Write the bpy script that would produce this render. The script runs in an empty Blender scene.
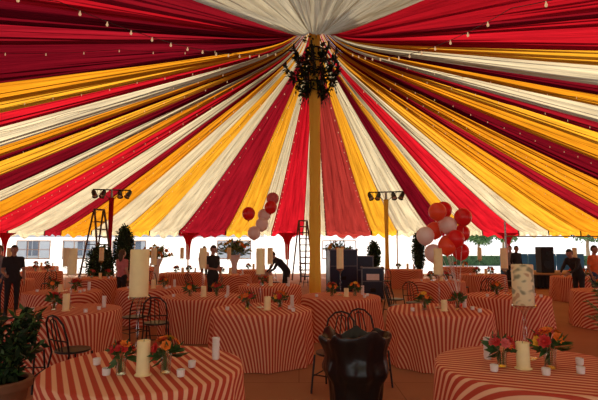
import bpy, math, random
from mathutils import Vector, Matrix, Euler, noise
R_=random.Random(7)
pi=math.pi
scn=bpy.context.scene
# ------------------------------------------------------------------ materials
def newmat(name):
    m=bpy.data.materials.new(name); m.use_nodes=True
    nt=m.node_tree; b=nt.nodes.get('Principled BSDF'); return m,nt,b
def pm(name,col,rough=0.6,metal=0.0,var=0.12,scale=12,emit=None,estr=0,bump=0.0,spec=None):
    m,nt,b=newmat(name)
    tc=nt.nodes.new('ShaderNodeTexCoord'); n=nt.nodes.new('ShaderNodeTexNoise'); n.inputs['Scale'].default_value=scale
    nt.links.new(tc.outputs['Object'],n.inputs['Vector'])
    r=nt.nodes.new('ShaderNodeValToRGB')
    r.color_ramp.elements[0].position=.3; r.color_ramp.elements[1].position=.7
    r.color_ramp.elements[0].color=tuple(c*(1-var) for c in col)+(1,)
    r.color_ramp.elements[1].color=tuple(min(1,c*(1+var)) for c in col)+(1,)
    nt.links.new(n.outputs['Fac'],r.inputs['Fac']); nt.links.new(r.outputs['Color'],b.inputs['Base Color'])
    b.inputs['Roughness'].default_value=rough; b.inputs['Metallic'].default_value=metal
    if spec is not None: b.inputs['Specular IOR Level'].default_value=spec
    if emit: b.inputs['Emission Color'].default_value=emit+(1,); b.inputs['Emission Strength'].default_value=estr
    if bump>0:
        bp=nt.nodes.new('ShaderNodeBump'); bp.inputs['Strength'].default_value=bump; bp.inputs['Distance'].default_value=.02
        nt.links.new(n.outputs['Fac'],bp.inputs['Height']); nt.links.new(bp.outputs['Normal'],b.inputs['Normal'])
    return m
def fabric(name,col,trans=0.55,tcol=None):
    m,nt,b=newmat(name); nt.nodes.remove(b)
    out=[n for n in nt.nodes if n.type=='OUTPUT_MATERIAL'][0]
    uv=nt.nodes.new('ShaderNodeUVMap'); uv.uv_map='UVMap'
    mp=nt.nodes.new('ShaderNodeMapping'); mp.inputs['Scale'].default_value=(7,0.8,1)
    n=nt.nodes.new('ShaderNodeTexNoise'); n.inputs['Scale'].default_value=1.6; n.inputs['Detail'].default_value=3
    nt.links.new(uv.outputs['UV'],mp.inputs['Vector']); nt.links.new(mp.outputs['Vector'],n.inputs['Vector'])
    r=nt.nodes.new('ShaderNodeValToRGB'); r.color_ramp.elements[0].position=.3; r.color_ramp.elements[1].position=.68
    t=tcol or col
    r.color_ramp.elements[0].color=tuple(c*.52 for c in t)+(1,); r.color_ramp.elements[1].color=t+(1,)  # low end darkens the translucent colour in streaks: painted fold shading
    nt.links.new(n.outputs['Fac'],r.inputs['Fac'])
    d=nt.nodes.new('ShaderNodeBsdfDiffuse'); d.inputs['Color'].default_value=col+(1,)
    tr=nt.nodes.new('ShaderNodeBsdfTranslucent'); nt.links.new(r.outputs['Color'],tr.inputs['Color'])
    bp=nt.nodes.new('ShaderNodeBump'); bp.inputs['Strength'].default_value=.6; bp.inputs['Distance'].default_value=.2
    nt.links.new(n.outputs['Fac'],bp.inputs['Height'])
    nt.links.new(bp.outputs['Normal'],d.inputs['Normal']); nt.links.new(bp.outputs['Normal'],tr.inputs['Normal'])
    mx=nt.nodes.new('ShaderNodeMixShader'); mx.inputs[0].default_value=trans
    nt.links.new(d.outputs[0],mx.inputs[1]); nt.links.new(tr.outputs[0],mx.inputs[2]); nt.links.new(mx.outputs[0],out.inputs['Surface'])
    return m
def glassmat(name,tint=(.93,.96,.95)):
    m,nt,b=newmat(name); nt.nodes.remove(b)
    out=[n for n in nt.nodes if n.type=='OUTPUT_MATERIAL'][0]
    t=nt.nodes.new('ShaderNodeBsdfTransparent'); t.inputs[0].default_value=tint+(1,)
    g=nt.nodes.new('ShaderNodeBsdfGlossy'); g.inputs['Roughness'].default_value=.05
    lw=nt.nodes.new('ShaderNodeLayerWeight'); lw.inputs['Blend'].default_value=.35
    mx=nt.nodes.new('ShaderNodeMixShader'); nt.links.new(lw.outputs['Facing'],mx.inputs[0])
    nt.links.new(t.outputs[0],mx.inputs[1]); nt.links.new(g.outputs[0],mx.inputs[2]); nt.links.new(mx.outputs[0],out.inputs['Surface'])
    return m
F={'red':fabric('fabric_red',(.46,.014,.018),.6,(.58,.010,.020)),
 'maroon':fabric('fabric_maroon',(.15,.006,.012),.5,(.18,.004,.012)),
 'crimson':fabric('fabric_crimson',(.28,.010,.015),.55,(.32,.008,.018)),
 'rose':fabric('fabric_rose',(.38,.035,.03),.55,(.38,.038,.03)),
 'rust':fabric('fabric_rust',(.30,.07,.02),.5,(.28,.07,.02)),
 'amber':fabric('fabric_amber',(.66,.26,.02),.58,(.76,.29,.012)),
 'yellow':fabric('fabric_yellow',(.74,.38,.05),.6,(.84,.40,.025)),
 'cream':fabric('fabric_cream',(.66,.56,.37),.58,(.70,.59,.38))}
GLASS=glassmat('clear_glass')
def stripecloth():
    m,nt,b=newmat('striped_tablecloth')
    uv=nt.nodes.new('ShaderNodeUVMap'); uv.uv_map='UVMap'
    sx=nt.nodes.new('ShaderNodeSeparateXYZ'); nt.links.new(uv.outputs['UV'],sx.inputs[0])
    mu=nt.nodes.new('ShaderNodeMath'); mu.operation='MULTIPLY'; mu.inputs[1].default_value=1/.070; nt.links.new(sx.outputs['X'],mu.inputs[0])
    fr=nt.nodes.new('ShaderNodeMath'); fr.operation='FRACT'; nt.links.new(mu.outputs[0],fr.inputs[0])
    r=nt.nodes.new('ShaderNodeValToRGB'); e=r.color_ramp.elements
    D=(.52,.065,.035,1); Lc=(.86,.50,.31,1)
    e[0].position=0; e[0].color=D; e[1].position=.48; e[1].color=D
    a=e.new(.55); a.color=Lc; a=e.new(.93); a.color=Lc; a=e.new(1.0); a.color=D
    nt.links.new(fr.outputs[0],r.inputs['Fac']); nt.links.new(r.outputs['Color'],b.inputs['Base Color'])
    b.inputs['Roughness'].default_value=.75; b.inputs['Specular IOR Level'].default_value=.25
    n=nt.nodes.new('ShaderNodeTexNoise'); n.inputs['Scale'].default_value=7
    nt.links.new(uv.outputs['UV'],n.inputs['Vector'])
    bp=nt.nodes.new('ShaderNodeBump'); bp.inputs['Strength'].default_value=.25; bp.inputs['Distance'].default_value=.02
    nt.links.new(n.outputs['Fac'],bp.inputs['Height']); nt.links.new(bp.outputs['Normal'],b.inputs['Normal'])
    return m
CLOTH=stripecloth()
def patcandle():
    m,nt,b=newmat('floral_print_wax')
    tc=nt.nodes.new('ShaderNodeTexCoord'); v=nt.nodes.new('ShaderNodeTexNoise'); v.inputs['Scale'].default_value=13; v.inputs['Detail'].default_value=1
    nt.links.new(tc.outputs['Object'],v.inputs['Vector'])
    r=nt.nodes.new('ShaderNodeValToRGB'); e=r.color_ramp.elements
    e[0].position=.36; e[0].color=(.30,.30,.18,1); e[1].position=.46; e[1].color=(.85,.74,.46,1)
    a=e.new(.60); a.color=(.85,.74,.46,1); a=e.new(.66); a.color=(.6,.4,.22,1)
    nt.links.new(v.outputs['Fac'],r.inputs['Fac']); nt.links.new(r.outputs['Color'],b.inputs['Base Color']); b.inputs['Roughness'].default_value=.5
    return m
M=dict(
 wax=pm('candle_wax',(.95,.82,.44),.5,var=.05), printed=patcandle(), wick=pm('wick',(.03,.03,.03)),
 votive=pm('votive_white',(.85,.85,.83),.3,var=.03),
 black=pm('black_metal',(.012,.012,.014),.4,.3), bag=pm('black_plastic_bag',(.007,.007,.008),.3,bump=.5,scale=8),
 steel=pm('steel',(.35,.35,.36),.35,.9), wood=pm('plywood',(.35,.22,.12),.6), white=pm('white_vinyl',(.85,.85,.83),.6,var=.03),
 leaf=pm('leaf_green',(.05,.13,.03),.5,var=.4,scale=5), dleaf=pm('dark_leaf',(.014,.035,.013),.6,var=.4,scale=5,spec=.2), lleaf=pm('light_leaf',(.2,.32,.1),.5,var=.3),
 stem=pm('stem_green',(.08,.16,.04),.6),
 forange=pm('petal_orange',(.90,.22,.02),.6), fred=pm('petal_red',(.55,.02,.02),.6), fyel=pm('petal_yellow',(.90,.50,.04),.6), fpink=pm('petal_pink',(.65,.12,.12),.6),
 terracotta=pm('terracotta',(.22,.10,.05),.7), soil=pm('soil',(.03,.02,.01),.9),
 navy=pm('navy_laminate',(.010,.022,.065),.4), silver=pm('silver_trim',(.2,.2,.22),.4,.9),
 bred=pm('balloon_red',(.78,.010,.012),.3,var=.03), borange=pm('balloon_orange',(.88,.07,.02),.3,var=.03), bwhite=pm('balloon_white',(.85,.66,.60),.3,var=.02),
 ribbon=pm('ribbon',(.75,.7,.65),.4), skin1=pm('skin_tan',(.42,.22,.14),.55,var=.04), skin2=pm('skin_light',(.6,.36,.26),.55,var=.04),
 hairk=pm('hair_black',(.015,.012,.01),.5), hairb=pm('hair_brown',(.07,.035,.015),.5),
 eye=pm('eye_white',(.8,.8,.8),.3), pupil=pm('pupil',(.02,.015,.01),.3), lip=pm('lips',(.4,.12,.1),.5),
 cblack=pm('cloth_black',(.015,.015,.018),.8), cpink=pm('cloth_pink',(.6,.2,.2),.8), corange=pm('cloth_orange',(.8,.16,.03),.7), cgrey=pm('cloth_grey',(.25,.24,.24),.8),
 cnavy=pm('cloth_navy',(.03,.05,.12),.8), cwhite=pm('cloth_white',(.75,.73,.7),.8), shoe=pm('shoe_black',(.02,.02,.02),.4),
 bulb=pm('warm_bulb',(.7,.55,.35),.3,emit=(1,.65,.35),estr=.4), wire=pm('wire',(.05,.04,.04),.6),
 lens=pm('lamp_lens',(.6,.55,.45),.2), alu=pm('aluminium',(.30,.28,.26),.4,.6), yladder=pm('ladder_wood',(.12,.05,.025),.6),
 bluep=pm('blue_panel',(.02,.22,.6),.5), concrete=pm('pavement',(.66,.64,.6),.9,scale=3), grass=pm('grass',(.12,.2,.05),.9,scale=6),
 facade=pm('facade_white',(.88,.87,.85),.8,var=.04), dglass=pm('dark_window_glass',(.16,.2,.26),.15),
 redw=fabric('fabric_red_wrap',(.55,.015,.03),.35,(.7,.02,.03)), yelw=fabric('fabric_yellow_wrap',(1.0,.68,.10),.05,(.9,.5,.06)), vinyl=fabric('vinyl_sidewall',(.95,.95,.95),.7,(1,1,1)),
)
# ------------------------------------------------------------------ mesh builder
class MB:
    def __init__(s): s.v=[];s.f=[];s.m=[];s.mats=[];s.uv={}
    def mi(s,mat):
        mat=M[mat] if isinstance(mat,str) else mat
        if mat not in s.mats: s.mats.append(mat)
        return s.mats.index(mat)
    def add(s,vs,fs,mat,T=None):
        o=len(s.v); k=s.mi(mat)
        for p in vs:
            p=Vector(p); s.v.append(T@p if T else p)
        for f in fs: s.f.append(tuple(i+o for i in f)); s.m.append(k)
    def lathe(s,prof,mat,seg=20,T=None,fn=None):
        vs=[];fs=[]
        for (r,z) in prof:
            for j in range(seg):
                a=2*pi*j/seg; p=Vector((r*math.cos(a),r*math.sin(a),z))
                vs.append(fn(p,a) if fn else p)
        for i in range(len(prof)-1):
            for j in range(seg):
                k=(j+1)%seg; fs.append((i*seg+j,i*seg+k,(i+1)*seg+k,(i+1)*seg+j))
        if prof[0][0]>1e-4: fs.append(tuple(range(seg-1,-1,-1)))
        if prof[-1][0]>1e-4: fs.append(tuple((len(prof)-1)*seg+j for j in range(seg)))
        s.add(vs,fs,mat,T)
    def tube(s,pts,rads,mat,seg=8,round_=False,T=None):
        pts=[Vector(p) for p in pts]
        if not hasattr(rads,'__len__'): rads=[rads]*len(pts)
        rads=list(rads)
        if round_:
            a=(pts[0]-pts[1]).normalized(); b=(pts[-1]-pts[-2]).normalized()
            P=[];Q=[]
            for k in (.999,.7,): P.append(pts[0]+a*rads[0]*k); Q.append(rads[0]*math.sqrt(1-k*k))
            P+=pts; Q+=rads
            for k in (.7,.999): P.append(pts[-1]+b*rads[-1]*k); Q.append(rads[-1]*math.sqrt(1-k*k))
            pts,rads=P,Q
        n=len(pts); vs=[];fs=[]; ref=None
        for i in range(n):
            t=(pts[min(i+1,n-1)]-pts[max(i-1,0)])
            t=t.normalized() if t.length>1e-9 else Vector((0,0,1))
            if ref is None:
                ref=Vector((1,0,0)) if abs(t.x)<.8 else Vector((0,1,0))
            x=(ref-t*ref.dot(t)).normalized(); y=t.cross(x); ref=x
            for j in range(seg):
                a=2*pi*j/seg; vs.append(pts[i]+(x*math.cos(a)+y*math.sin(a))*rads[i])
        for i in range(n-1):
            for j in range(seg):
                k=(j+1)%seg; fs.append((i*seg+j,i*seg+k,(i+1)*seg+k,(i+1)*seg+j))
        fs.append(tuple(range(seg-1,-1,-1))); fs.append(tuple((n-1)*seg+j for j in range(seg)))
        s.add(vs,fs,mat,T)
    def box(s,c,d,mat,T=None,bev=0.0):
        x,y,z=d[0]/2,d[1]/2,d[2]/2
        L=Matrix.Translation(c)
        if T: L=T@L
        if bev<=0:
            vs=[(a*x,b*y,e*z) for a in(-1,1) for b in(-1,1) for e in(-1,1)]
            s.add(vs,[(0,1,3,2),(4,6,7,5),(0,4,5,1),(2,3,7,6),(0,2,6,4),(1,5,7,3)],mat,L)
        else:
            b=bev; ring=[(x,y-b),(x-b,y),(-x+b,y),(-x,y-b),(-x,-y+b),(-x+b,-y),(x-b,-y),(x,-y+b)]
            ring2=[(p*(1-b/x),q*(1-b/y)) for p,q in ring]
            vs=[(p,q,-z) for p,q in ring2]+[(p,q,-z+b) for p,q in ring]+[(p,q,z-b) for p,q in ring]+[(p,q,z) for p,q in ring2]
            fs=[tuple(range(7,-1,-1)),tuple(range(24,32))]
            for i in range(3):
                for j in range(8): k=(j+1)%8; fs.append((i*8+j,i*8+k,(i+1)*8+k,(i+1)*8+j))
            s.add(vs,fs,mat,L)
    def ell(s,c,r,mat,seg=10,rings=6,T=None,fn=None,keep=None):
        vs=[];fs=[]
        for i in range(rings+1):
            ph=-pi/2+pi*i/rings
            for j in range(seg):
                a=2*pi*j/seg; p=Vector((math.cos(ph)*math.cos(a),math.cos(ph)*math.sin(a),math.sin(ph)))
                q=Vector((p.x*r[0],p.y*r[1],p.z*r[2])); 
                if fn: q=fn(q)
                vs.append(q+Vector(c))
        for i in range(rings):
            for j in range(seg):
                k=(j+1)%seg; f=(i*seg+j,i*seg+k,(i+1)*seg+k,(i+1)*seg+j)
                if keep:
                    cc=sum((vs[t] for t in f),Vector())/4-Vector(c)
                    if not keep(cc): continue
                fs.append(f)
        s.add(vs,fs,mat,T)
    def leaf(s,p,d,n,L,W,mat):
        d=d.normalized(); sd=d.cross(n)
        if sd.length<1e-3: sd=d.cross(Vector((1,0,.1)))
        sd.normalize(); up=sd.cross(d)
        s.add([p,p+d*L*.5+sd*W/2+up*L*.06,p+d*L-up*L*.1,p+d*L*.5-sd*W/2+up*L*.06],[(0,1,2,3)],mat)
    def mesh(s,name,smooth=True):
        me=bpy.data.meshes.new(name); me.from_pydata([tuple(p) for p in s.v],[],s.f)
        for m in s.mats: me.materials.append(m)
        me.polygons.foreach_set('material_index',s.m)
        me.update()
        if smooth:
            me.shade_smooth()
            try: me.set_sharp_from_angle(angle=math.radians(42))
            except Exception: pass
        return me
COL=scn.collection
def obj(name,me,loc=(0,0,0),rz=0,sc=1):
    o=bpy.data.objects.new(name,me); o.location=loc; o.rotation_euler=(0,0,rz)
    o.scale=(sc,sc,sc) if not hasattr(sc,'__len__') else sc
    COL.objects.link(o); return o
def rv(rr=R_):
    while True:
        p=Vector((rr.uniform(-1,1),rr.uniform(-1,1),rr.uniform(-1,1)))
        if .05<p.length<1: return p.normalized()
# ------------------------------------------------------------------ camera
FP=460.0; H0=1.7
cam=bpy.data.cameras.new('camera'); cam.lens=FP/598*36; cam.sensor_width=36; cam.clip_end=500
co=bpy.data.objects.new('camera',cam); COL.objects.link(co); co.location=(0,0,H0)
co.rotation_euler=(math.radians(90+5.83),0,0); scn.camera=co
# ------------------------------------------------------------------ tent roof
CX,CY=.45,13.0; XL,XR,YF,YN=-26.,26.,30.,-6.; ZE=2.75
def prof(u,r): return ZE+4.95*(1-u)**1.15+.95*math.exp(-r/.45)
def uof(x,y):
    dx,dy=x-CX,y-CY
    return max(dx/(XR-CX) if dx>0 else dx/(XL-CX), dy/(YF-CY) if dy>0 else dy/(YN-CY))
K=30/FP
per=[]  # (point, color of stripe starting here)
far=[(-100,'cream'),(-70,'amber'),(-32,'red'),(8,'cream'),(45,'crimson'),(62,'amber'),(92,'cream'),(122,'yellow'),(150,'cream'),(180,'crimson'),(226,'yellow'),(254,'cream'),(272,'red'),(303,'cream'),(326,'rose'),(371,'yellow'),(397,'cream'),(430,'maroon'),(452,'yellow'),(468,'cream'),(482,'red'),(518,'cream'),(548,'yellow'),(580,'amber'),(622,'crimson'),(650,'amber')]
for i,(px,c) in enumerate(far):
    x=(px-299)*K if i else XL
    per.append(((x,YF),c))
right=[(30,'amber'),(28.6,'maroon'),(24.6,'amber'),(21.5,'yellow'),(19,'crimson'),(17,'cream'),(13.8,'amber'),(11.6,'maroon'),(9.5,'cream'),(5.5,'yellow'),(2.2,'red'),(-2.5,'red')]
for y,c in right: per.append(((XR,y),c))
near=[(26,'crimson'),(20,'red'),(13,'red'),(7.5,'cream'),(3,'cream'),(-2,'cream'),(-8.5,'crimson'),(-14,'red'),(-19,'maroon')]
for x,c in near: per.append(((x,YN),c))
left=[(-6,'maroon'),(-2.5,'crimson'),(1,'maroon'),(8.5,'amber'),(12.0,'yellow'),(14.2,'red'),(17,'cream'),(21.0,'amber'),(22.8,'maroon'),(24,'yellow'),(26.8,'maroon')]
for y,c in left: per.append(((XL,y),c))
mb=MB(); uvs=[]
NR,NC=44,22
for i,(A,c) in enumerate(per):
    B=per[(i+1)%len(per)][0]
    w=math.hypot(A[0]-B[0],A[1]-B[1]); npl=max(3,int(w*1.6)); ph=R_.random()*6
    vs=[];fs=[]
    for a in range(NR+1):
        u=(a/NR)**1.5
        for b in range(NC+1):
            t=b/NC; te=-.02+1.04*t
            px=A[0]+(B[0]-A[0])*te; py=A[1]+(B[1]-A[1])*te
            dx,dy=px-CX,py-CY; L=math.hypot(dx,dy); uu=.22/L+(1-.22/L)*u
            x=CX+dx*uu; y=CY+dy*uu; r=L*uu
            z=prof(uu,r)
            env=min(1,r/2.5)
            tt=t+.03*math.sin(uu*9+ph)
            z+=env*(.095*math.cos(2*pi*npl*tt+ph)*(0.35+.65*uu)*min(1,w/2)+.025*math.sin(2*pi*npl*2.3*t+ph*2)) * math.sin(pi*min(1,max(0,t)))**.4
            z-=.32*uu*w*.5*math.sin(pi*t)*min(1,(1-uu)*6+.3)
            z+=.012*(i%2)
            vs.append((x,y,z)); uvs.append((t*max(1,w/2)+i*3.7,r*.25))
    for b in range(NC+1):
        x,y,z=vs[NR*(NC+1)+b]; t=b/NC
        vs.append((x+.03*(x>CX)-.03*(x<CX),y,z-.22-.1*abs(math.cos(pi*t*max(1,round(w/1.0)))))); uvs.append((t+i*3.7,5.2))
    for a in range(NR+1):
        for b in range(NC):
            k=a*(NC+1)+b; fs.append((k,k+1,k+NC+2,k+NC+1))
    mb.add(vs,fs,F[c])
me=mb.mesh('ceiling'); ul=me.uv_layers.new(name='UVMap')
for l in me.loops: ul.data[l.index].uv=uvs[l.vertex_index]
obj('ceiling',me)
# ------------------------------------------------------------------ floor and outdoors
def floormat():
    m,nt,b=newmat('terracotta_carpet')
    tc=nt.nodes.new('ShaderNodeTexCoord'); n=nt.nodes.new('ShaderNodeTexNoise'); n.inputs['Scale'].default_value=.9; n.inputs['Detail'].default_value=6
    nt.links.new(tc.outputs['Object'],n.inputs['Vector'])
    r=nt.nodes.new('ShaderNodeValToRGB'); r.color_ramp.elements[0].position=.3; r.color_ramp.elements[0].color=(.38,.18,.09,1)
    r.color_ramp.elements[1].position=.7; r.color_ramp.elements[1].color=(.46,.23,.115,1)
    nt.links.new(n.outputs['Fac'],r.inputs['Fac'])
    br=nt.nodes.new('ShaderNodeTexBrick'); br.inputs['Scale'].default_value=1; br.inputs['Brick Width'].default_value=2.4; br.inputs['Row Height'].default_value=1.2; br.inputs['Mortar Size'].default_value=.006
    nt.links.new(tc.outputs['Object'],br.inputs['Vector'])
    mx=nt.nodes.new('ShaderNodeMixRGB'); mx.blend_type='MULTIPLY'; nt.links.new(br.outputs['Fac'],mx.inputs[0]); nt.links.new(r.outputs['Color'],mx.inputs[1]); mx.inputs[2].default_value=(.6,.55,.5,1)
    nt.links.new(mx.outputs[0],b.inputs['Base Color']); b.inputs['Roughness'].default_value=.7; b.inputs['Specular IOR Level'].default_value=.2
    return m
mb=MB(); mb.add([(XL,YN,0),(XR,YN,0),(XR,YF,0),(XL,YF,0)],[(0,1,2,3)],floormat()); obj('floor',mb.mesh('floor',False))
mb=MB(); mb.add([(-150,-60,-.03),(150,-60,-.03),(150,200,-.03),(-150,200,-.03)],[(0,1,2,3)],'concrete'); obj('ground',mb.mesh('ground',False))
def wall(name,x0,x1,wins):
    mb=MB(); Y=YF-.05; z1=2.32
    xs=sorted([x0,x1]+[w for a in wins for w in (a-1.1,a+1.1)])
    for i in range(len(xs)-1):
        a,b=xs[i],xs[i+1]; c=(a+b)/2; isw=any(abs(c-w)<.6 for w in wins)
        n=max(2,int((b-a)/.25))
        def strip(za,zb):
            vs=[];fs=[]
            for k in range(n+1):
                x=a+(b-a)*k/n; 
                yo=.04*math.sin(x*5) if not isw else 0
                vs+=[(x,Y+yo,za),(x,Y+yo,zb)]
            for k in range(n): fs.append((2*k,2*k+2,2*k+3,2*k+1))
            mb.add(vs,fs,'vinyl')
        if isw: strip(.01,.95); strip(2.1,z1)
        else: strip(.01,z1)
    obj(name,mb.mesh(name))
    return wins
wa=[-20.5,-17.2,-14.2,-11.,-4.2,2.6]
wall('wall_far',XL,9.0,wa)
for i,w in enumerate(wa):
    mb=MB()
    mb.box((0,0,.0),(2.2,.05,.06),'white'); mb.box((0,0,1.15),(2.2,.05,.06),'white')
    for x in (-1.08,-.36,.36,1.08): mb.box((x,0,.575),(.05,.05,1.15),'white')
    mb.box((0,0,.575),(2.2,.03,.04),'white'); 
    mb.add([(-1.1,0,0),(1.1,0,0),(1.1,0,1.15),(-1.1,0,1.15)],[(0,1,2,3)],GLASS)
    obj('window_%d'%(i+1),mb.mesh('window'),(w,YF-.05,.95))
mb=MB(); n=80; vs=[];fs=[]
for k in range(n+1):
    y=14+(YF-14)*k/n; vs+=[(XL+.05+.04*math.sin(y*5),y,.01),(XL+.05+.04*math.sin(y*5),y,2.32)]
for k in range(n): fs.append((2*k,2*k+2,2*k+3,2*k+1))
mb.add(vs,fs,'vinyl'); obj('wall_left',mb.mesh('wall_left'))
def polemesh(wrap):
    mb=MB(); mb.lathe([(.12,0),(.12,.02),(.05,.03),(.05,2.6)],'white',12)
    if wrap:
        def fn(p,a): 
            k=1+.22*math.sin(a*7+p.z*3); return Vector((p.x*k*1.5,p.y*k*.5,p.z))
        mb.lathe([(.07,.9),(.08,1.4),(.09,1.85),(.13,2.15),(.22,2.4),(.42,2.6)],'redw',28,fn=fn)
    return mb.mesh('perimeter_pole')
pw,pn=polemesh(True),polemesh(False)
for x in (-18.9,-7.1,-.75,13.4,20): obj('perimeter_pole',pw,(x,YF-.35,0))
for x in (-13,6.3): obj('perimeter_pole',pn,(x,YF-.35,0))
for y in (-4,4,12,20): obj('perimeter_pole',pn,(XR-.4,y,0)); obj('perimeter_pole',pn,(XL+.4,y,0))
# ---------------- centre pole
mb=MB()
mb.lathe([(.3,0),(.3,.03),(.12,.05),(.1,.1),(.1,8.75)],'wood',16)
def fn(p,a):
    k=1+.05*math.sin(a*7+p.z*.3); return Vector((p.x*k,p.y*k,p.z))
mb.lathe([(.19,.06)]+[(.155+.008*math.sin(i*1.3),.3+i*.35) for i in range(23)]+[(.14,8.6)],'yelw',36,fn=fn)
mb.lathe([(.12,8.3),(.4,8.35),(.42,8.42),(.12,8.46)],'steel',24)
obj('tent_center_pole',mb.mesh('tent_center_pole'),(CX,CY,0))
# ---------------- foliage chandelier: wrought iron arms carrying loose dark sprays
mb=MB()
for zc,rr in ((6.45,.26),(7.0,.40),(7.45,.26)):
    mb.tube([(rr*math.cos(2*pi*k/28),rr*math.sin(2*pi*k/28),zc) for k in range(29)],.025,'black',6)
rc=random.Random(21)
for tier,(zc,rout,n) in enumerate(((7.25,.62,7),(6.75,.82,9),(6.3,.45,6))):
    for k in range(n):
        a=2*pi*k/n+tier*.5+rc.uniform(-.12,.12); c,s=math.cos(a),math.sin(a); ro=rout*rc.uniform(.85,1.12)
        pts=[Vector((.18*c,.18*s,zc+.15)),Vector((ro*.45*c,ro*.45*s,zc-.12)),Vector((ro*.8*c,ro*.8*s,zc-.10)),Vector((ro*c,ro*s,zc+.10))]
        mb.tube(pts,.026,'black',5)
        mb.lathe([(.06,0),(.065,.02),(.03,.03),(.028,.16),(.0,.17)],'black',8,Matrix.Translation(pts[-1]))
        for q in range(34):
            i0=rc.choice([0,1,1,2]); p=pts[i0].lerp(pts[i0+1],rc.random())
            d=Vector((c*.5,s*.5,rc.uniform(-.9,.9)))+rv(rc)*.8
            mb.leaf(p,d,rv(rc),rc.uniform(.10,.26),.06,'dleaf')
        for q in range(3):
            p=pts[2]; e=p+Vector((rc.uniform(-.1,.1),rc.uniform(-.1,.1),-rc.uniform(.15,.35))); mb.tube([p,p.lerp(e,.5)+Vector((.03,0,0)),e],.008,'black',4)
            for z_ in (.4,.7,1.): mb.leaf(p.lerp(e,z_),rv(rc)+Vector((0,0,-.6)),rv(rc),.13,.05,'dleaf')
for q in range(150):
    a=rc.random()*6.28; zz=rc.uniform(6.0,7.85); mb.leaf(Vector((.2*math.cos(a),.2*math.sin(a),zz)),Vector((math.cos(a),math.sin(a),rc.uniform(-1,1))),rv(rc),rc.uniform(.1,.22),.07,'dleaf')
obj('foliage_chandelier',mb.mesh('foliage_chandelier'),(CX,CY,0))
# ---------------- string lights
mb=MB()
def string(path,step,br,sag=0):
    mb.tube(path,.006,'wire',4)
    acc=0
    for a,b in zip(path,path[1:]):
        a=Vector(a);b=Vector(b);L=(b-a).length; d=step-acc
        while d<L:
            p=a+(b-a)*d/L
            mb.lathe([(.007,.0),(.009,-.02),(br,-.03-br),(br*.7,-.03-br*1.9),(0,-.03-br*2.3)],'bulb',6,Matrix.Translation(p)); d+=step
        acc=(acc+L)%step
for (A,c) in [per[k] for k in (0,2,5,7,9,10,12,14,15,17,20,22,24,26,28,31,33,49,51,53,55)]:
    P=[]
    for k in range(0,26):
        u=.075+.91*k/25; x=CX+(A[0]-CX)*u; y=CY+(A[1]-CY)*u
        P.append((x,y,prof(u,math.hypot(x-CX,y-CY))-.18-.1*math.sin(k*2.1)**2))
    string(P,.8,.014)
def cat(a,b,s,n=20):
    a,b=Vector(a),Vector(b); return [tuple(a.lerp(b,k/n)-Vector((0,0,s*4*(k/n)*(1-k/n)))) for k in range(n+1)]
string(cat((CX-.9,12.4,7.15),(-3.3,6.0,5.05),.35),.5,.022)
string(cat((-3.3,6.0,5.05),(-7.5,1.5,4.5),.3),.5,.022)
string(cat((CX+.9,12.4,7.15),(2.9,6.0,4.95),.4),.5,.022)
string(cat((2.9,6.0,4.95),(6,1,4.5),.3),.5,.022)
obj('string_lights',mb.mesh('string_lights'))
# ---------------- tables
TZ=.76
def tablemesh(seed):
    rr=random.Random(seed); SEG=144
    ph=[rr.uniform(0,6.28) for _ in range(5)]; ns=[7,11,17,23,4]
    mb=MB(); uv=[]; vs=[];fs=[]
    rings=[(0.001,0),(.25,0),(.5,0),(.68,0),(.745,0),(.76,.006)]+[(.77,s) for s in (.03,.08,.15,.24,.33,.42,.52,.62,.70,.752)]
    for (r,s) in rings:
        for j in range(SEG):
            a=2*pi*j/SEG
            fo=sum(w*math.cos(n*a+p) for w,n,p in zip((.35,.5,.4,.15,.2),ns,ph))
            fo=fo if fo>0 else fo*.5
            rad=r+(s*.04+ min(s*1.4,.75)*.065*fo if s>.02 else 0)
            z=TZ-s
            vs.append((rad*math.cos(a),rad*math.sin(a),z)); U=r if s<.02 else .76+s
            uv.append((U*math.cos(a),U*math.sin(a)))
    for i in range(len(rings)-1):
        for j in range(SEG):
            k=(j+1)%SEG; fs.append((i*SEG+j,i*SEG+k,(i+1)*SEG+k,(i+1)*SEG+j))
    fs.append(tuple(range(SEG-1,-1,-1)))
    mb.add(vs,fs,CLOTH); nuv=len(uv)
    mb.lathe([(.0,.71),(.74,.71),(.745,.735),(.74,.752),(0,.752)],'wood',40)
    for k in range(4):
        a=pi/4+k*pi/2; mb.tube([(.5*math.cos(a),.5*math.sin(a),.71),(.55*math.cos(a),.55*math.sin(a),.01)],.018,'steel',8)
    me=mb.mesh('banquet_table'); ul=me.uv_layers.new(name='UVMap')
    for l in me.loops:
        i=l.vertex_index; ul.data[l.index].uv=uv[i] if i<nuv else (0,0)
    return me
TM=[tablemesh(k) for k in range(4)]
def m_stand(mat):
    mb=MB()
    mb.lathe([(.075,0),(.078,.008),(.03,.02),(.012,.04),(.011,.2),(.02,.23),(.011,.26),(.011,.42),(.03,.47),(.088,.50),(.09,.515),(.0,.515)],GLASS,20)
    mb.lathe([(.0,.517),(.078,.517),(.08,.522),(.08,.91),(.074,.918),(.05,.905),(0,.90)],mat,28)
    mb.tube([(0,0,.9),(.002,0,.925)],.003,'wick',5)
    return mb.mesh('tall_candle_stand')
STAND,STANDP=m_stand('wax'),m_stand('printed')
def m_candle(h,r):
    mb=MB(); mb.lathe([(r*1.25,0),(r*1.3,.006),(r*1.2,.01),(r,.011),(r,h-.006),(r*.93,h),(r*.6,h-.012),(0,h-.014)],'wax',22)
    mb.tube([(0,0,h-.014),(.002,0,h+.01)],.002,'wick',5); return mb.mesh('pillar_candle')
CAN=[m_candle(.25,.048),m_candle(.20,.05),m_candle(.16,.045)]
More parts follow.
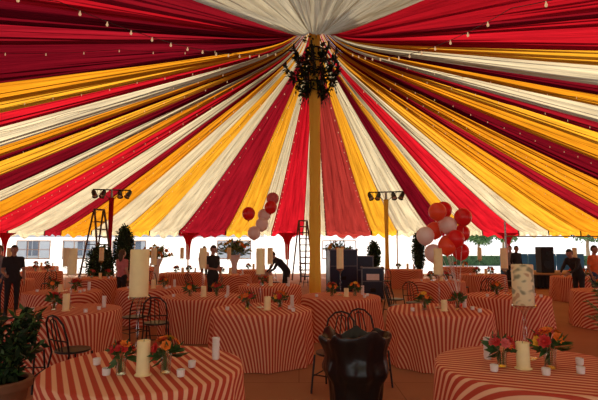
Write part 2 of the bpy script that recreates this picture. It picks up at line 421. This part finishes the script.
def m_votive():
    mb=MB(); mb.lathe([(.022,0),(.028,.004),(.031,.05),(.029,.052),(.026,.03),(0,.03)],'votive',14); return mb.mesh('votive_candle')
def m_vstack():
    mb=MB()
    for k in range(4): mb.lathe([(.024,0),(.029,.004),(.033,.045),(.031,.047),(.027,.04),(0,.04)],'votive',14,Matrix.Translation((0,0,k*.044)))
    return mb.mesh('votive_glass_stack')
VOT,VST=m_votive(),m_vstack()
def flower(mb,c,d,r,mat):
    d=d.normalized(); x=d.orthogonal().normalized(); y=d.cross(x)
    for ring,(n,rad,lift) in enumerate(((8,r,.15),(7,r*.72,.45),(5,r*.42,.8))):
        for k in range(n):
            a=2*pi*k/n+ring*.4; o=(x*math.cos(a)+y*math.sin(a)); t=(o*(1-lift*.5)+d*lift*.8)
            p=c+o*r*.08; s=d.cross(o)
            w=rad*.42
            mb.add([p,p+t*rad*.55+s*w,p+t*rad+d*r*.08,p+t*rad*.55-s*w],[(0,1,2,3)],mat)
    mb.ell(c+d*r*.2,(r*.22,)*3,mat,6,4)
def m_flowers(seed,pal):
    rr=random.Random(seed); mb=MB()
    mb.lathe([(.032,0),(.036,.004),(.034,.05),(.04,.11),(.045,.125),(.042,.125),(.036,.10),(.031,.05),(.031,.008),(0,.008)],GLASS,16)
    for k in range(12):
        d=rv(rr); d.z=abs(d.z)*1.1+.1; d.normalize(); c=Vector((0,0,.15))+Vector((d.x*.085,d.y*.085,d.z*.085))
        mb.tube([(d.x*.015,d.y*.015,.02),(d.x*.02,d.y*.02,.1),c],.0025,'stem',4)
        flower(mb,c,d,rr.uniform(.03,.046),rr.choice(pal))
    for k in range(34):
        d=rv(rr); d.z=d.z*.7+.25; mb.leaf(Vector((0,0,.125))+d*.03,d,rv(rr),rr.uniform(.08,.14),.035,'leaf')
    return mb.mesh('flower_vase')
FLO=[m_flowers(1,['forange','fred','fred']),m_flowers(2,['fred','forange','fred']),m_flowers(3,['forange','fyel','fred','forange']),m_flowers(4,['fred','fred','fpink','forange'])]
def put(name,me,x,y,rz=0,z=TZ,sc=1): return obj(name,me,(x,y,z+.001),rz,sc)
def table(x,y,i,rz): obj('banquet_table',TM[i%4],(x,y,0),rz)
def dress(x,y,seed,stand=True):
    rr=random.Random(seed)
    if stand: put('tall_candle_stand',STAND,x+rr.uniform(-.05,.05),y+.12,rr.random()*6,sc=(.85,.85,1))
    put('pillar_candle',CAN[seed%3],x+rr.uniform(.02,.12),y-.18)
    put('flower_vase',FLO[seed%4],x-.2+rr.uniform(-.04,.04),y-.05,rr.random()*6,sc=1.1)
    if seed%3: put('flower_vase',FLO[(seed+1)%4],x+.28,y-.02,rr.random()*6,sc=1.1)
    put('votive_glass_stack',VST,x+.46,y+.2)
    for k in range(3): put('votive_candle',VOT,x+(-1 if k%2 else 1)*rr.uniform(.42,.52),y-.34+.13*k)
FL=(-1.22,3.78); FR=(1.88,3.78)
table(*FL,0,.5); table(*FR,1,1.2)
put('tall_candle_stand',STAND,-1.38,4.02); put('pillar_candle',CAN[0],-1.15,3.5)
put('flower_vase',FLO[1],-1.32,3.52,1,sc=1.0); put('flower_vase',FLO[2],-1.0,3.56,2,sc=1.1); put('votive_glass_stack',VST,-.70,3.98)
for x,y in ((-1.42,3.50),(-.86,3.46),(-.84,3.72),(-1.62,3.8)): put('votive_candle',VOT,x,y)
put('tall_candle_stand',STANDP,1.93,4.02,0,TZ,(1.1,1.1,.86)); put('pillar_candle',CAN[1],1.74,3.68)
put('flower_vase',FLO[3],1.60,3.74,1,sc=1.05); put('flower_vase',FLO[2],1.96,3.70,2,sc=1.25); put('votive_glass_stack',VST,1.59,3.99)
for x,y in ((1.48,3.60),(1.82,3.5),(2.10,3.54),(2.25,3.8)): put('votive_candle',VOT,x,y)
tabs=[(-.57,7.2),(2.12,7.1),(-3.5,7.1),(-1.87,9.05),(.80,9.05),(4.05,9.1),(-3.4,10.8),(-5.05,10.0),(-.72,11.5),(6.75,10.1),
 (-6.1,14.2),(-2.4,15.8),(-4.3,17),(3.9,13.2),(4.4,19.5),(6.3,16),(-10,18),(-1.9,19.2),(-8.6,13.6),(8.9,14.9),(-7.5,21.8),(-12.5,22.5),(7.6,22)]
ROT=[.25,2.9,.9,.0,.5,2.6]
for i,(x,y) in enumerate(tabs):
    table(x,y,i,ROT[i] if i<6 else i*.77+.1); dress(x,y,i+1,stand=(y<18))
# ---------------- chairs
def m_chair():
    mb=MB()
    mb.lathe([(0,.44),(.19,.44),(.205,.45),(.2,.468),(.15,.475),(0,.472)],'black',24)
    for sx in (-1,1):
        mb.tube([(sx*.19,-.19,.012),(sx*.17,-.14,.44)],.012,'black',8)
        mb.tube([(sx*.2,.24,.012),(sx*.175,.16,.44),(sx*.19,.2,.62),(sx*.17,.25,.80),(sx*.09,.275,.88),(0,.28,.90)],.012,'black',8)
        mb.tube([(sx*.185,-.17,.2),(sx*.19,.2,.2)],.008,'black',6)
        mb.tube([(sx*.06,.17,.46),(sx*.075,.22,.65),(sx*.05,.27,.84),(0,.275,.86)],.008,'black',6)
    mb.tube([(-.18,-.165,.22),(.18,-.165,.22)],.008,'black',6); mb.tube([(-.19,.2,.22),(.19,.2,.22)],.008,'black',6)
    mb.tube([(-.185,.2,.60),(0,.215,.60),(.185,.2,.60)],.009,'black',6)
    mb.tube([(0,.17,.46),(0,.22,.65),(0,.275,.88)],.008,'black',6)
    return mb.mesh('bistro_chair')
CH=m_chair()
for x,y,r in ((-2.75,5.75,2.6),(-3.3,5.68,3.3),(-2.35,7.75,3.3),(-2.95,8.4,4),(.88,5.85,.4),(.40,5.6,-.5),(2.1,9.9,1.2),(2.6,10.5,.2),(2.3,11.2,2),(-4.2,12.3,.4),(-6.6,12.9,2),(-4.7,15.3,1),(-3.2,14.3,2.4),(-.9,16.6,.5),
  (5.1,14.6,1),(4.9,12.2,3),(5.5,11.2,.3),(-8.6,16,.2),(-9.8,15.4,2),(5.6,18.3,1),(3.2,17.2,3),(-11.3,19,1.4),(-8.8,18.9,.3),(7.7,17,.7),(7.3,14.9,2.8),(.3,19.9,2),(2.9,21,0)):
    obj('bistro_chair',CH,(x,y,0),r)
# ---------------- trash can
mb=MB()
def fnt(p,a):
    n=noise.noise(Vector((math.cos(a)*1.8,math.sin(a)*1.8,p.z*3)))+.45*noise.noise(Vector((math.cos(a)*5,math.sin(a)*5,p.z*2.0+4)))+.12*noise.noise(Vector((math.cos(a)*13,math.sin(a)*13,p.z*4)))
    k=1+.15*n*(1 if p.z>.15 else .3); zz=p.z
    if p.z>.68: zz+=(p.z-.62)*.45*(noise.noise(Vector((math.cos(a)*1.6,math.sin(a)*1.6,3)))+.35*noise.noise(Vector((math.cos(a)*4,math.sin(a)*4,7))))
    return Vector((p.x*k,p.y*k,zz))
mb.lathe([(.22,.004),(.23,.03),(.245,.15),(.255,.27),(.27,.38),(.30,.43),(.33,.48),(.335,.52),(.315,.58),(.305,.64),(.31,.70),(.325,.76),(.335,.80),(.33,.83),(.31,.835),(.285,.79),(.27,.70),(.24,.6),(.2,.46),(0,.42)],'bag',96,fn=fnt)
obj('trash_can',mb.mesh('trash_can'),(.57,4.72,0))
# ---------------- plants
def leafy(mb,c,rad,n,L,W,mats,rr,out=.8):
    for k in range(n):
        d=rv(rr); s=rr.uniform(.75,1.02); p=Vector(c)+Vector((d.x*rad[0],d.y*rad[1],d.z*rad[2]))*s
        mb.leaf(p,d*out+rv(rr)*.7,rv(rr),L*rr.uniform(.7,1.3),W,rr.choice(mats))
def pot(mb,r,h,mat='terracotta'):
    mb.lathe([(r*.68,0),(r*.7,.01),(r*.92,h*.8),(r*.94,h*.84),(r*1.06,h*.85),(r*1.08,h*.98),(r*1.04,h),(r*.92,h),(r*.9,h*.92),(0,h*.92)],mat,32)
rr=random.Random(3)
mb=MB(); pot(mb,.24,.50); mb.lathe([(0,.47),(.2,.47)],'soil',20)
for k in range(26):
    a=k*.8; h=rr.uniform(.8,1.12); ro=rr.uniform(.12,.33); pts=[Vector((.05*math.cos(a),.05*math.sin(a),.45)),Vector((ro*.5*math.cos(a),ro*.5*math.sin(a),.45+(h-.45)*.6)),Vector((ro*math.cos(a),ro*math.sin(a),h))]
    mb.tube(pts,.006,'stem',5)
    for q in range(30):
        i0=rr.choice([0,1,1]); p=pts[i0].lerp(pts[i0+1],rr.uniform(.25,1)); mb.leaf(p,rv(rr)+Vector((math.cos(a),math.sin(a),.2))*.6,rv(rr),rr.uniform(.07,.13),.045,rr.choice(['dleaf','dleaf','dleaf','leaf']))
obj('potted_shrub',mb.mesh('potted_shrub'),(-2.72,4.35,0))
def topi(h,r,seed):
    rr=random.Random(seed); mb=MB(); pot(mb,r*.8,.45); mb.tube([(0,0,.4),(0,0,.7)],.03,'wood',8)
    mb.ell((0,0,(h+.55)/2),(r*.85,r*.85,(h-.55)/2*.95),'dleaf',14,10)
    leafy(mb,(0,0,(h+.55)/2),(r,r,(h-.55)/2),900,.12,.06,['dleaf','dleaf','leaf'],rr); return mb.mesh('topiary_tree')
obj('topiary_tree',topi(2.5,.33,1),(-6.5,17.2,0)); obj('topiary_tree',topi(2.45,.25,2),(5.5,21.3,0)); obj('topiary_tree',topi(2.0,.3,3),(3.75,23.2,0)); obj('topiary_tree',topi(1.75,.42,4),(-6.9,16.1,0))
def urn(seed,h0=1.15):
    rr=random.Random(seed); mb=MB()
    mb.lathe([(.22,0),(.22,.05),(.12,.08),(.1,h0-.4),(.12,h0-.3),(.2,h0-.1),(.24,h0),(.2,h0),(.1,h0-.1),(0,h0-.1)],'white',24)
    for k in range(46):
        d=rv(rr); d.z=abs(d.z)*.9+.25; L=rr.uniform(.4,.75); c=Vector((0,0,h0-.05)); e=c+d.normalized()*L
        mb.tube([c,c.lerp(e,.5)+Vector((0,0,.06)),e],.006,'stem',4)
        for q in range(5): mb.leaf(c.lerp(e,.45+.12*q),d+rv(rr)*.8,rv(rr),.22,.06,rr.choice(['lleaf','leaf','lleaf']))
        if k%2: flower(mb,e,d,.10,rr.choice(['fyel','forange','fyel']))
    return mb.mesh('tall_floral_arrangement')
obj('tall_floral_arrangement',urn(1,1.4),(-2.45,17.6,0)); obj('tall_floral_arrangement',urn(2,1.35),(1.75,20.4,0)); obj('tall_floral_arrangement',urn(3,1.2),(-6.0,19.6,0))
mb=MB(); pot(mb,.22,.45,'white'); rr=random.Random(8)
for k in range(60):
    a=rr.random()*6.28; e=Vector((math.cos(a)*rr.uniform(.15,.42),math.sin(a)*rr.uniform(.15,.42),rr.uniform(.8,1.35))); c=Vector((0,0,.42)); m_=c.lerp(e,.55)+Vector((0,0,.15))
    mb.tube([c,m_,e],.004,'stem',4)
    for q in range(9):
        p=c.lerp(m_,q/5) if q<5 else m_.lerp(e,(q-4)/5)
        for s in (-1,1): mb.leaf(p,Vector((math.cos(a+s*1.1),math.sin(a+s*1.1),.2)),Vector((0,0,1)),.10,.03,'lleaf')
obj('potted_fern',mb.mesh('potted_fern'),(3.66,5.25,0))
# ---------------- balloons
def balloons(lst,anchor,r):
    mb=MB(); ax,ay,az=anchor
    mb.lathe([(.04,0),(.045,.03),(.02,.06),(0,.07)],'bred',12)
    for x,y,z,mat in lst:
        T=Matrix.Translation((x-ax,y-ay,z-az))
        pr=[(0,-r*1.28),(r*.07,-r*1.27),(r*.05,-r*1.18)]+[(r*math.cos(t),r*(1.12 if math.sin(t)<0 else 1.0)*math.sin(t)) for t in [-1.35+2.92*k/13 for k in range(13)]]+[(0,r)]
        mb.lathe(pr,mat,20,T)
        b=Vector((x-ax,y-ay,z-az-r*1.28)); mb.tube([(0,0,.06),Vector((b.x*.4,b.y*.4,b.z*.5)),b],.003,'ribbon',4)
    return mb.mesh('balloon_bouquet')
RB=[(2.18,7.23,2.26,'borange'),(2.38,7.56,2.31,'bred'),(2.48,7.89,2.14,'bwhite'),(2.62,7.34,2.18,'bred'),(2.26,7.67,1.98,'borange'),(1.98,7.23,1.88,'bwhite'),(2.66,7.56,1.93,'bred'),(2.54,7.89,1.77,'borange'),(2.13,7.34,1.61,'bwhite'),(2.68,7.67,1.63,'bred'),(2.45,7.23,1.83,'bred'),(2.40,7.4,2.05,'bwhite'),(2.32,7.25,1.72,'borange')]
o=obj('balloon_bouquet',balloons(RB,(2.55,7.45,TZ+.001),.137),(2.55,7.45,TZ+.001))
LB=[(-1.28,11.65,2.55,'bred'),(-.74,12.0,2.74,'bred'),(-.70,12.15,2.98,'fpink'),(-.95,11.8,2.28,'bwhite'),(-1.14,11.7,2.06,'bwhite'),(-.92,12.1,2.54,'bwhite')]
obj('balloon_bouquet',balloons(LB,(-1.0,11.95,TZ+.001),.165),(-1.0,11.95,TZ+.001))
# ---------------- lighting stands
def lstand(wrap):
    mb=MB(); H=4.25
    mb.lathe([(.45,0),(.45,.03),(.06,.06),(.045,.1),(.045,H)],'steel',16)
    def f2(p,a): k=1+.15*math.sin(a*6+p.z*2); return Vector((p.x*k,p.y*k,p.z))
    mb.lathe([(.13,.1),(.09,.8),(.08,2),(.09,3),(.10,H-.35)],wrap,24,fn=f2)
    mb.tube([(-.8,0,H),(.8,0,H)],.03,'black',8); mb.tube([(-.5,0,H),(0,0,H-.5)],.015,'black',6); mb.tube([(.5,0,H),(0,0,H-.5)],.015,'black',6)
    for x,t in ((-.72,.6),(-.36,-.3),(.36,.3),(.72,-.6)):
        T=Matrix.Translation((x,-.05,H-.2))@Euler((math.radians(140),0,t)).to_matrix().to_4x4()
        mb.tube([(x-.12,-.05,H-.18),(x-.12,-.02,H-.02),(x+.12,-.02,H-.02),(x+.12,-.05,H-.18)],.01,'black',5)
        mb.lathe([(0,-.2),(.07,-.19),(.1,-.1),(.11,.15),(.13,.17),(.12,.17),(.1,.12)],'black',16,T); mb.lathe([(.1,.12),(0,.125)],'lens',16,T)
    return mb.mesh('spotlight_stand')
obj('spotlight_stand',lstand('redw'),(-8.4,20.5,0),.2); obj('spotlight_stand',lstand('yelw'),(4.05,21.3,0),-.2)
# ---------------- ladders
def ladder(h):
    mb=MB(); s=.30
    for sx in (-1,1):
        mb.tube([(sx*s*1.15,-.75,.03),(sx*s*.7,0,h)],.045,'yladder',6); mb.tube([(sx*s*1.15,.75,.03),(sx*s*.7,.06,h-.05)],.04,'yladder',6)
    n=int(h/.3)
    for k in range(1,n):
        t=k*.3/h; w=s*(1.15-.45*t); mb.box((0,-.75*(1-t),t*h),(2*w,.09,.05),'yladder')
        if k%3==0: mb.tube([(-w,.75*(1-t),t*h),(w,.75*(1-t),t*h)],.018,'yladder',6)
    mb.box((0,.02,h),(.45,.16,.06),'yladder',bev=.01); return mb.mesh('step_ladder')
L=ladder(3.2); obj('step_ladder',L,(-8.05,18.5,0),1.0); L=ladder(3.0); obj('step_ladder',L,(.2,22.9,0),.3)
# ---------------- road cases
def case(w,d,h,sign=False):
    mb=MB(); mb.box((0,0,h/2+.1),(w,d,h),'navy',bev=.015)
    for sx in(-1,1):
        for sy in(-1,1):
            mb.box((sx*w/2,sy*d/2,h/2+.1),(.03,.03,h+.01),'silver')
            mb.ell((sx*(w/2-.06),sy*(d/2-.06),.05),(.02,.05,.05),'black',8,6)
            mb.ell((sx*w/2,sy*d/2,h+.1),(.04,.04,.04),'silver',8,6)
        mb.box((0,sx*d/2,h+.1),(w,.03,.03),'silver'); mb.box((0,sx*d/2,.12),(w,.03,.03),'silver')
        mb.box((0,sx*d/2,h*.68),(w,.02,.02),'silver')
    mb.box((0,-d/2-.012,h*.4),(.16,.02,.12),'black')
    if sign: mb.box((0,-d/2-.02,h*.82),(w*.6,.02,h*.2),'white')
    return mb.mesh('road_case')
obj('road_case',case(1.0,.6,1.5),(1.55,16.9,0),.15); obj('road_case',case(.62,.6,1.25),(2.45,17.6,0)); obj('road_case',case(.65,.55,.95,True),(2.3,14.6,0),-.1)
# ---------------- stage
mb=MB(); mb.box((0,0,.30),(7,3,.52),'cblack',bev=.01); mb.box((0,0,.58),(7.06,3.06,.05),'wood',bev=.01)
for k in range(44):
    x=-3.45+k*.16; mb.tube([(x,-1.53,.03),(x,-1.53,.55)],.03,'cblack',6)
for k in range(3): mb.box((-3.75-.28*k,0,.30-.1*k),(.28,1,.6-.2*k),'cblack',bev=.008)
for x in (-3.4,3.4):
    mb.tube([(x,1.4,.6),(x,1.4,2.9)],.04,'steel',8)
mb.tube([(-3.4,1.4,2.2),(3.4,1.4,2.2)],.03,'steel',8)
obj('stage_platform',mb.mesh('stage_platform'),(13.2,20.5,0))
def speaker():
    mb=MB(); mb.box((0,0,.55),(.55,.5,1.1),'cblack',bev=.02)
    T=Matrix.Translation((0,-.255,.35))@Euler((pi/2,0,0)).to_matrix().to_4x4()
    mb.lathe([(.2,.01),(.19,.02),(.12,-.0),(.04,.01),(0,.015)],'black',20,T); mb.lathe([(.1,.01),(.09,.02),(0,.0)],'black',16,Matrix.Translation((0,0,.48))@T)
    return mb.mesh('speaker_cabinet')
SP=speaker(); obj('speaker_cabinet',SP,(10.6,20,.606)); obj('speaker_cabinet',SP,(12.3,18.0,0),.3)
mb=MB()
for k in range(6): mb.box((-2.4+k*.82,0,.65),(.78,.05,1.3),'bluep',bev=.01); mb.box((-2.4+k*.82,0,.03),(.1,.5,.04),'steel')
obj('blue_partition',mb.mesh('blue_partition'),(14.5,27,0))
# ---------------- outdoors
mb=MB(); mb.box((0,0,4),(40,8,8),'facade')
for i in range(12):
    for j in range(2):
        x=-18+i*3.2; z=1.6+j*3.4; mb.box((x,-4.02,z),(1.5,.1,1.9),'dglass'); mb.box((x,-4.08,z+1.05),(1.8,.2,.14),'white'); mb.box((x,-4.08,z-1.05),(1.8,.25,.14),'white'); mb.box((x,-4.08,z),(.08,.1,1.9),'white')
mb.box((0,0,8.1),(41,9,.3),'facade'); obj('hotel_building',mb.mesh('hotel_building',False),(-25,62,-.03))
rr=random.Random(5)
def tree(seed):
    rr=random.Random(seed); mb=MB(); mb.tube([(0,0,0),(.1,0,1.5),(0,.1,3)],[.2,.15,.1],'wood',8)
    for k in range(6):
        d=rv(rr); c=(d.x*1.2,d.y*1.2,3.6+d.z*.9); mb.ell(c,(1,1,.8),'leaf',10,7); leafy(mb,c,(1.2,1.2,1),220,.35,.18,['leaf','lleaf'],rr)
    return mb.mesh('garden_tree')
T1=tree(1)
for x,y,s in ((24,62,1),(35,56,1.2),(30,68,1.2)): obj('garden_tree',T1,(x,y,-.03),x,s)
mb=MB(); mb.box((0,0,.45),(40,1,.9),'leaf'); 
for k in range(1600): mb.leaf(Vector((rr.uniform(-20,20),rr.uniform(-.55,-.45),rr.uniform(.05,.95))),rv(rr),rv(rr),.2,.1,rr.choice(['leaf','dleaf']))
obj('hedge',mb.mesh('hedge'),(32,44,-.03))
# ---------------- people
DJ=dict(pel=(0,0,.97),waist=(0,.0,1.10),chest=(0,.01,1.30),neck=(0,.015,1.46),head=(0,-.015,1.625),
 shL=(.175,.01,1.41),shR=(-.175,.01,1.41),elL=(.23,.04,1.13),elR=(-.23,.04,1.13),wrL=(.235,-.07,.90),wrR=(-.235,-.07,.90),
 hiL=(.09,0,.93),hiR=(-.09,0,.93),knL=(.10,-.02,.50),knR=(-.10,-.02,.50),anL=(.11,.02,.09),anR=(-.11,.02,.09))
def person(loc,rz,shirt,pants,hair='hairk',skin='skin1',J={},longhair=False,sleeve=.5,yaw=0,pitch=0,sc=1,female=False):
    j={k:Vector(v) for k,v in DJ.items()}; j.update({k:Vector(v) for k,v in J.items()})
    seg=[]
    def S(a,b,ra,rb,lab):seg.append((Vector(a),Vector(b),ra,rb,lab))
    w=.9 if female else 1
    side=(j['shL']-j['shR']).normalized()
    S(j['hiL'],j['hiR'],.105,.105,pants); S(j['pel']+side*.05,j['waist']+side*.045,.11,.10,shirt); S(j['pel']-side*.05,j['waist']-side*.045,.11,.10,shirt)
    S(j['waist']+side*.045,j['chest']+side*.065,.10,.115*w,shirt); S(j['waist']-side*.045,j['chest']-side*.065,.10,.115*w,shirt)
    S(j['chest'],j['neck'],.12,.06,shirt); S(j['shL'],j['shR'],.062,.062,shirt)
    S(j['chest']+side*.08,j['shL'],.095,.06,shirt); S(j['chest']-side*.08,j['shR'],.095,.06,shirt)
    S(j['neck'],j['neck'].lerp(j['head'],.6),.052,.05,skin)
    for s in 'LR':
        sh,el,wr=j['sh'+s],j['el'+s],j['wr'+s]; m=sh.lerp(el,sleeve*1.3 if sleeve<.75 else .98)
        S(sh,m,.056,.048,shirt); S(m,el,.046,.038,skin if sleeve<.75 else shirt); S(el,wr,.038,.026,skin if sleeve<1 else shirt)
        hi,kn,an=j['hi'+s],j['kn'+s],j['an'+s]
        S(hi,kn,.088,.058,pants); S(kn,an+Vector((0,0,.03)),.056,.042,pants)
    mb=MB()
    for a,b,ra,rb,l in seg:
        mb.tube([a,a.lerp(b,.5),b],[ra,(ra+rb)/2,rb],'skin1',12,round_=True)
    me=mb.mesh('tmp'); o=bpy.data.objects.new('tmp',me); COL.objects.link(o)
    r=o.modifiers.new('r','REMESH'); r.mode='VOXEL'; r.voxel_size=.019
    s_=o.modifiers.new('s','SMOOTH'); s_.iterations=4; s_.factor=.5
    dg=bpy.context.evaluated_depsgraph_get(); me2=bpy.data.meshes.new_from_object(o.evaluated_get(dg))
    bpy.data.objects.remove(o)
    B=MB(); B.v=[v.co.copy() for v in me2.vertices]
    for p in me2.polygons:
        c=p.center; best=None
        for a,b,ra,rb,l in seg:
            ab=b-a; t=max(0,min(1,(c-a).dot(ab)/ab.length_squared)); d=(c-a-ab*t).length-(ra+(rb-ra)*t)
            if best is None or d<best[0]: best=(d,l)
        B.f.append(tuple(p.vertices)); B.m.append(B.mi(best[1]))
    for s in 'LR':
        an=j['an'+s]; T=Matrix.Translation((an.x,an.y-.07,.042)); B.ell((0,0,0),(.048,.135,.04),'shoe',12,8,T,fn=lambda q:Vector((q.x,q.y,max(q.z,-.036)))); B.tube([an+Vector((0,0,-.03)),an+Vector((0,0,.04))],[.05,.046],'shoe',10)
    for s in 'LR':
        wr=j['wr'+s]; d=(wr-j['el'+s]).normalized(); n=(-side if s=='L' else side)
        n=(n-d*n.dot(d)).normalized(); th=d.cross(n); 
        if th.y>0: th=-th
        pc=wr+d*.05; Rm=Matrix((th,n,d)).transposed().to_4x4()
        B.ell((0,0,0),(.042,.017,.055),skin,10,8,Matrix.Translation(pc)@Rm)
        for q,Lf in enumerate((.068,.078,.072,.056)):
            b0=wr+d*.088+th*(.030-.02*q); b1=b0+d*Lf*.45+n*.006; b2=b1+d*Lf*.3+n*Lf*.18; b3=b2+d*Lf*.15+n*Lf*.22
            B.tube([b0-d*.01,b1,b2,b3],[.0095,.009,.008,.0065],skin,6,round_=True)
        b0=wr+d*.03+th*.034; B.tube([b0-th*.01,b0+d*.022+th*.022,b0+d*.05+th*.03+n*.006],[.012,.0105,.008],skin,6,round_=True)
    T=Matrix.Translation(j['head'])@Euler((pitch,0,yaw)).to_matrix().to_4x4()
    def hf(q):
        z=q.z
        if z<0: q=Vector((q.x*(1+z*2.6),q.y*(1+z*1.2)-.012*(-z/.1),z))
        return q
    B.ell((0,0,0),(.074,.092,.115),skin,18,14,T,fn=hf)
    B.tube([(0,-.086,.02),(0,-.106,-.018),(0,-.093,-.028)],[.008,.014,.010],skin,8,round_=True,T=T)
    for sx in(-1,1):
        B.ell((sx*.030,-.080,.012),(.013,.010,.008),'eye',8,6,T); B.ell((sx*.030,-.088,.012),(.0055,.004,.0055),'pupil',6,4,T)
        B.ell((sx*.030,-.086,.031),(.018,.006,.004),hair,8,4,T); B.ell((sx*.073,.008,0),(.010,.018,.030),skin,8,6,T)
    B.ell((0,-.090,-.052),(.024,.007,.007),'lip',10,5,T)
    B.ell((0,.010,.012),(.083,.098,.118),hair,18,14,T,keep=lambda c:(c.z>.055-.0 or c.y>.015) and c.z>-.06)
    if longhair: B.tube([(0,.06,.06),(0,.085,-.05),(0,.08,-.2)],[.07,.075,.05],hair,12,round_=True,T=T)
    me=B.mesh('person'); me.name='person'
    return obj('person',me,loc,rz,sc)
person((-2.3,12.4,0),.9,'cblack','cblack',J=dict(elR=(-.25,-.06,1.15),wrR=(-.12,-.27,1.12),elL=(.24,.03,1.14)),sleeve=.5,pitch=.25)
person((-.42,14.4,0),-1.2,'cblack','cblack',J=dict(waist=(0,-.06,1.09),chest=(0,-.22,1.24),neck=(0,-.33,1.34),head=(0,-.43,1.45),shL=(.175,-.30,1.30),shR=(-.175,-.30,1.30),elL=(.2,-.42,1.05),elR=(-.2,-.42,1.05),wrL=(.12,-.58,.92),wrR=(-.12,-.58,.92),pel=(0,.04,.96),hiL=(.09,.04,.93),hiR=(-.09,.04,.93)),sleeve=1,pitch=.5)
person((-4.95,13.0,0),2.7,'cpink','cblack','hairb','skin2',longhair=True,female=True,sc=.93,J=dict(wrL=(.2,-.25,1.02),elL=(.22,-.03,1.12)))
person((-6.95,11.3,0),.7,'cblack','cblack',sleeve=.5,sc=1.0,J=dict(wrR=(-.2,-.28,1.05),elR=(-.23,-.03,1.12)))
person((-7.7,11.9,0),-.4,'cgrey','cnavy','hairb','skin2',sleeve=1)
person((8.35,13.1,0),.4,'corange','cnavy',J=dict(wrL=(.1,-.25,1.1),elL=(.22,-.05,1.14)))
person((7.75,12.9,0),-1.2,'cblack','cblack',J=dict(waist=(0,-.05,1.09),chest=(0,-.16,1.26),neck=(0,-.23,1.39),head=(0,-.31,1.52),shL=(.175,-.2,1.35),shR=(-.175,-.2,1.35),elL=(.21,-.34,1.10),elR=(-.21,-.34,1.10),wrL=(.14,-.5,1.0),wrR=(-.14,-.5,1.0)),sleeve=1,pitch=.3)
person((8.4,17.9,0),.3,'cblack','cnavy',sleeve=1); person((8.8,19.3,0),-.6,'cgrey','cblack','hairb','skin2')
person((-4.4,21.5,0),.5,'cwhite','cblack')
# ---------------- light
w=bpy.data.worlds.new('sky'); scn.world=w; w.use_nodes=True; nt=w.node_tree; bg=nt.nodes['Background']
tc=nt.nodes.new('ShaderNodeTexCoord'); sp=nt.nodes.new('ShaderNodeSeparateXYZ'); nt.links.new(tc.outputs['Generated'],sp.inputs[0])
r=nt.nodes.new('ShaderNodeValToRGB'); r.color_ramp.elements[0].position=0; r.color_ramp.elements[0].color=(1,.99,1,1); r.color_ramp.elements[1].position=.5; r.color_ramp.elements[1].color=(.34,.38,.48,1)
nt.links.new(sp.outputs['Z'],r.inputs['Fac']); nt.links.new(r.outputs['Color'],bg.inputs['Color']); bg.inputs['Strength'].default_value=1.35
s=bpy.data.lights.new('sun','SUN'); s.energy=8; s.angle=.02; s.color=(1,.91,.76)
so=bpy.data.objects.new('sun',s); COL.objects.link(so)
d=Vector((.12,-.88,-.50)); so.rotation_euler=d.to_track_quat('-Z','Y').to_euler(); so.location=(0,60,40)
scn.view_settings.view_transform='Standard'; scn.view_settings.exposure=0.14
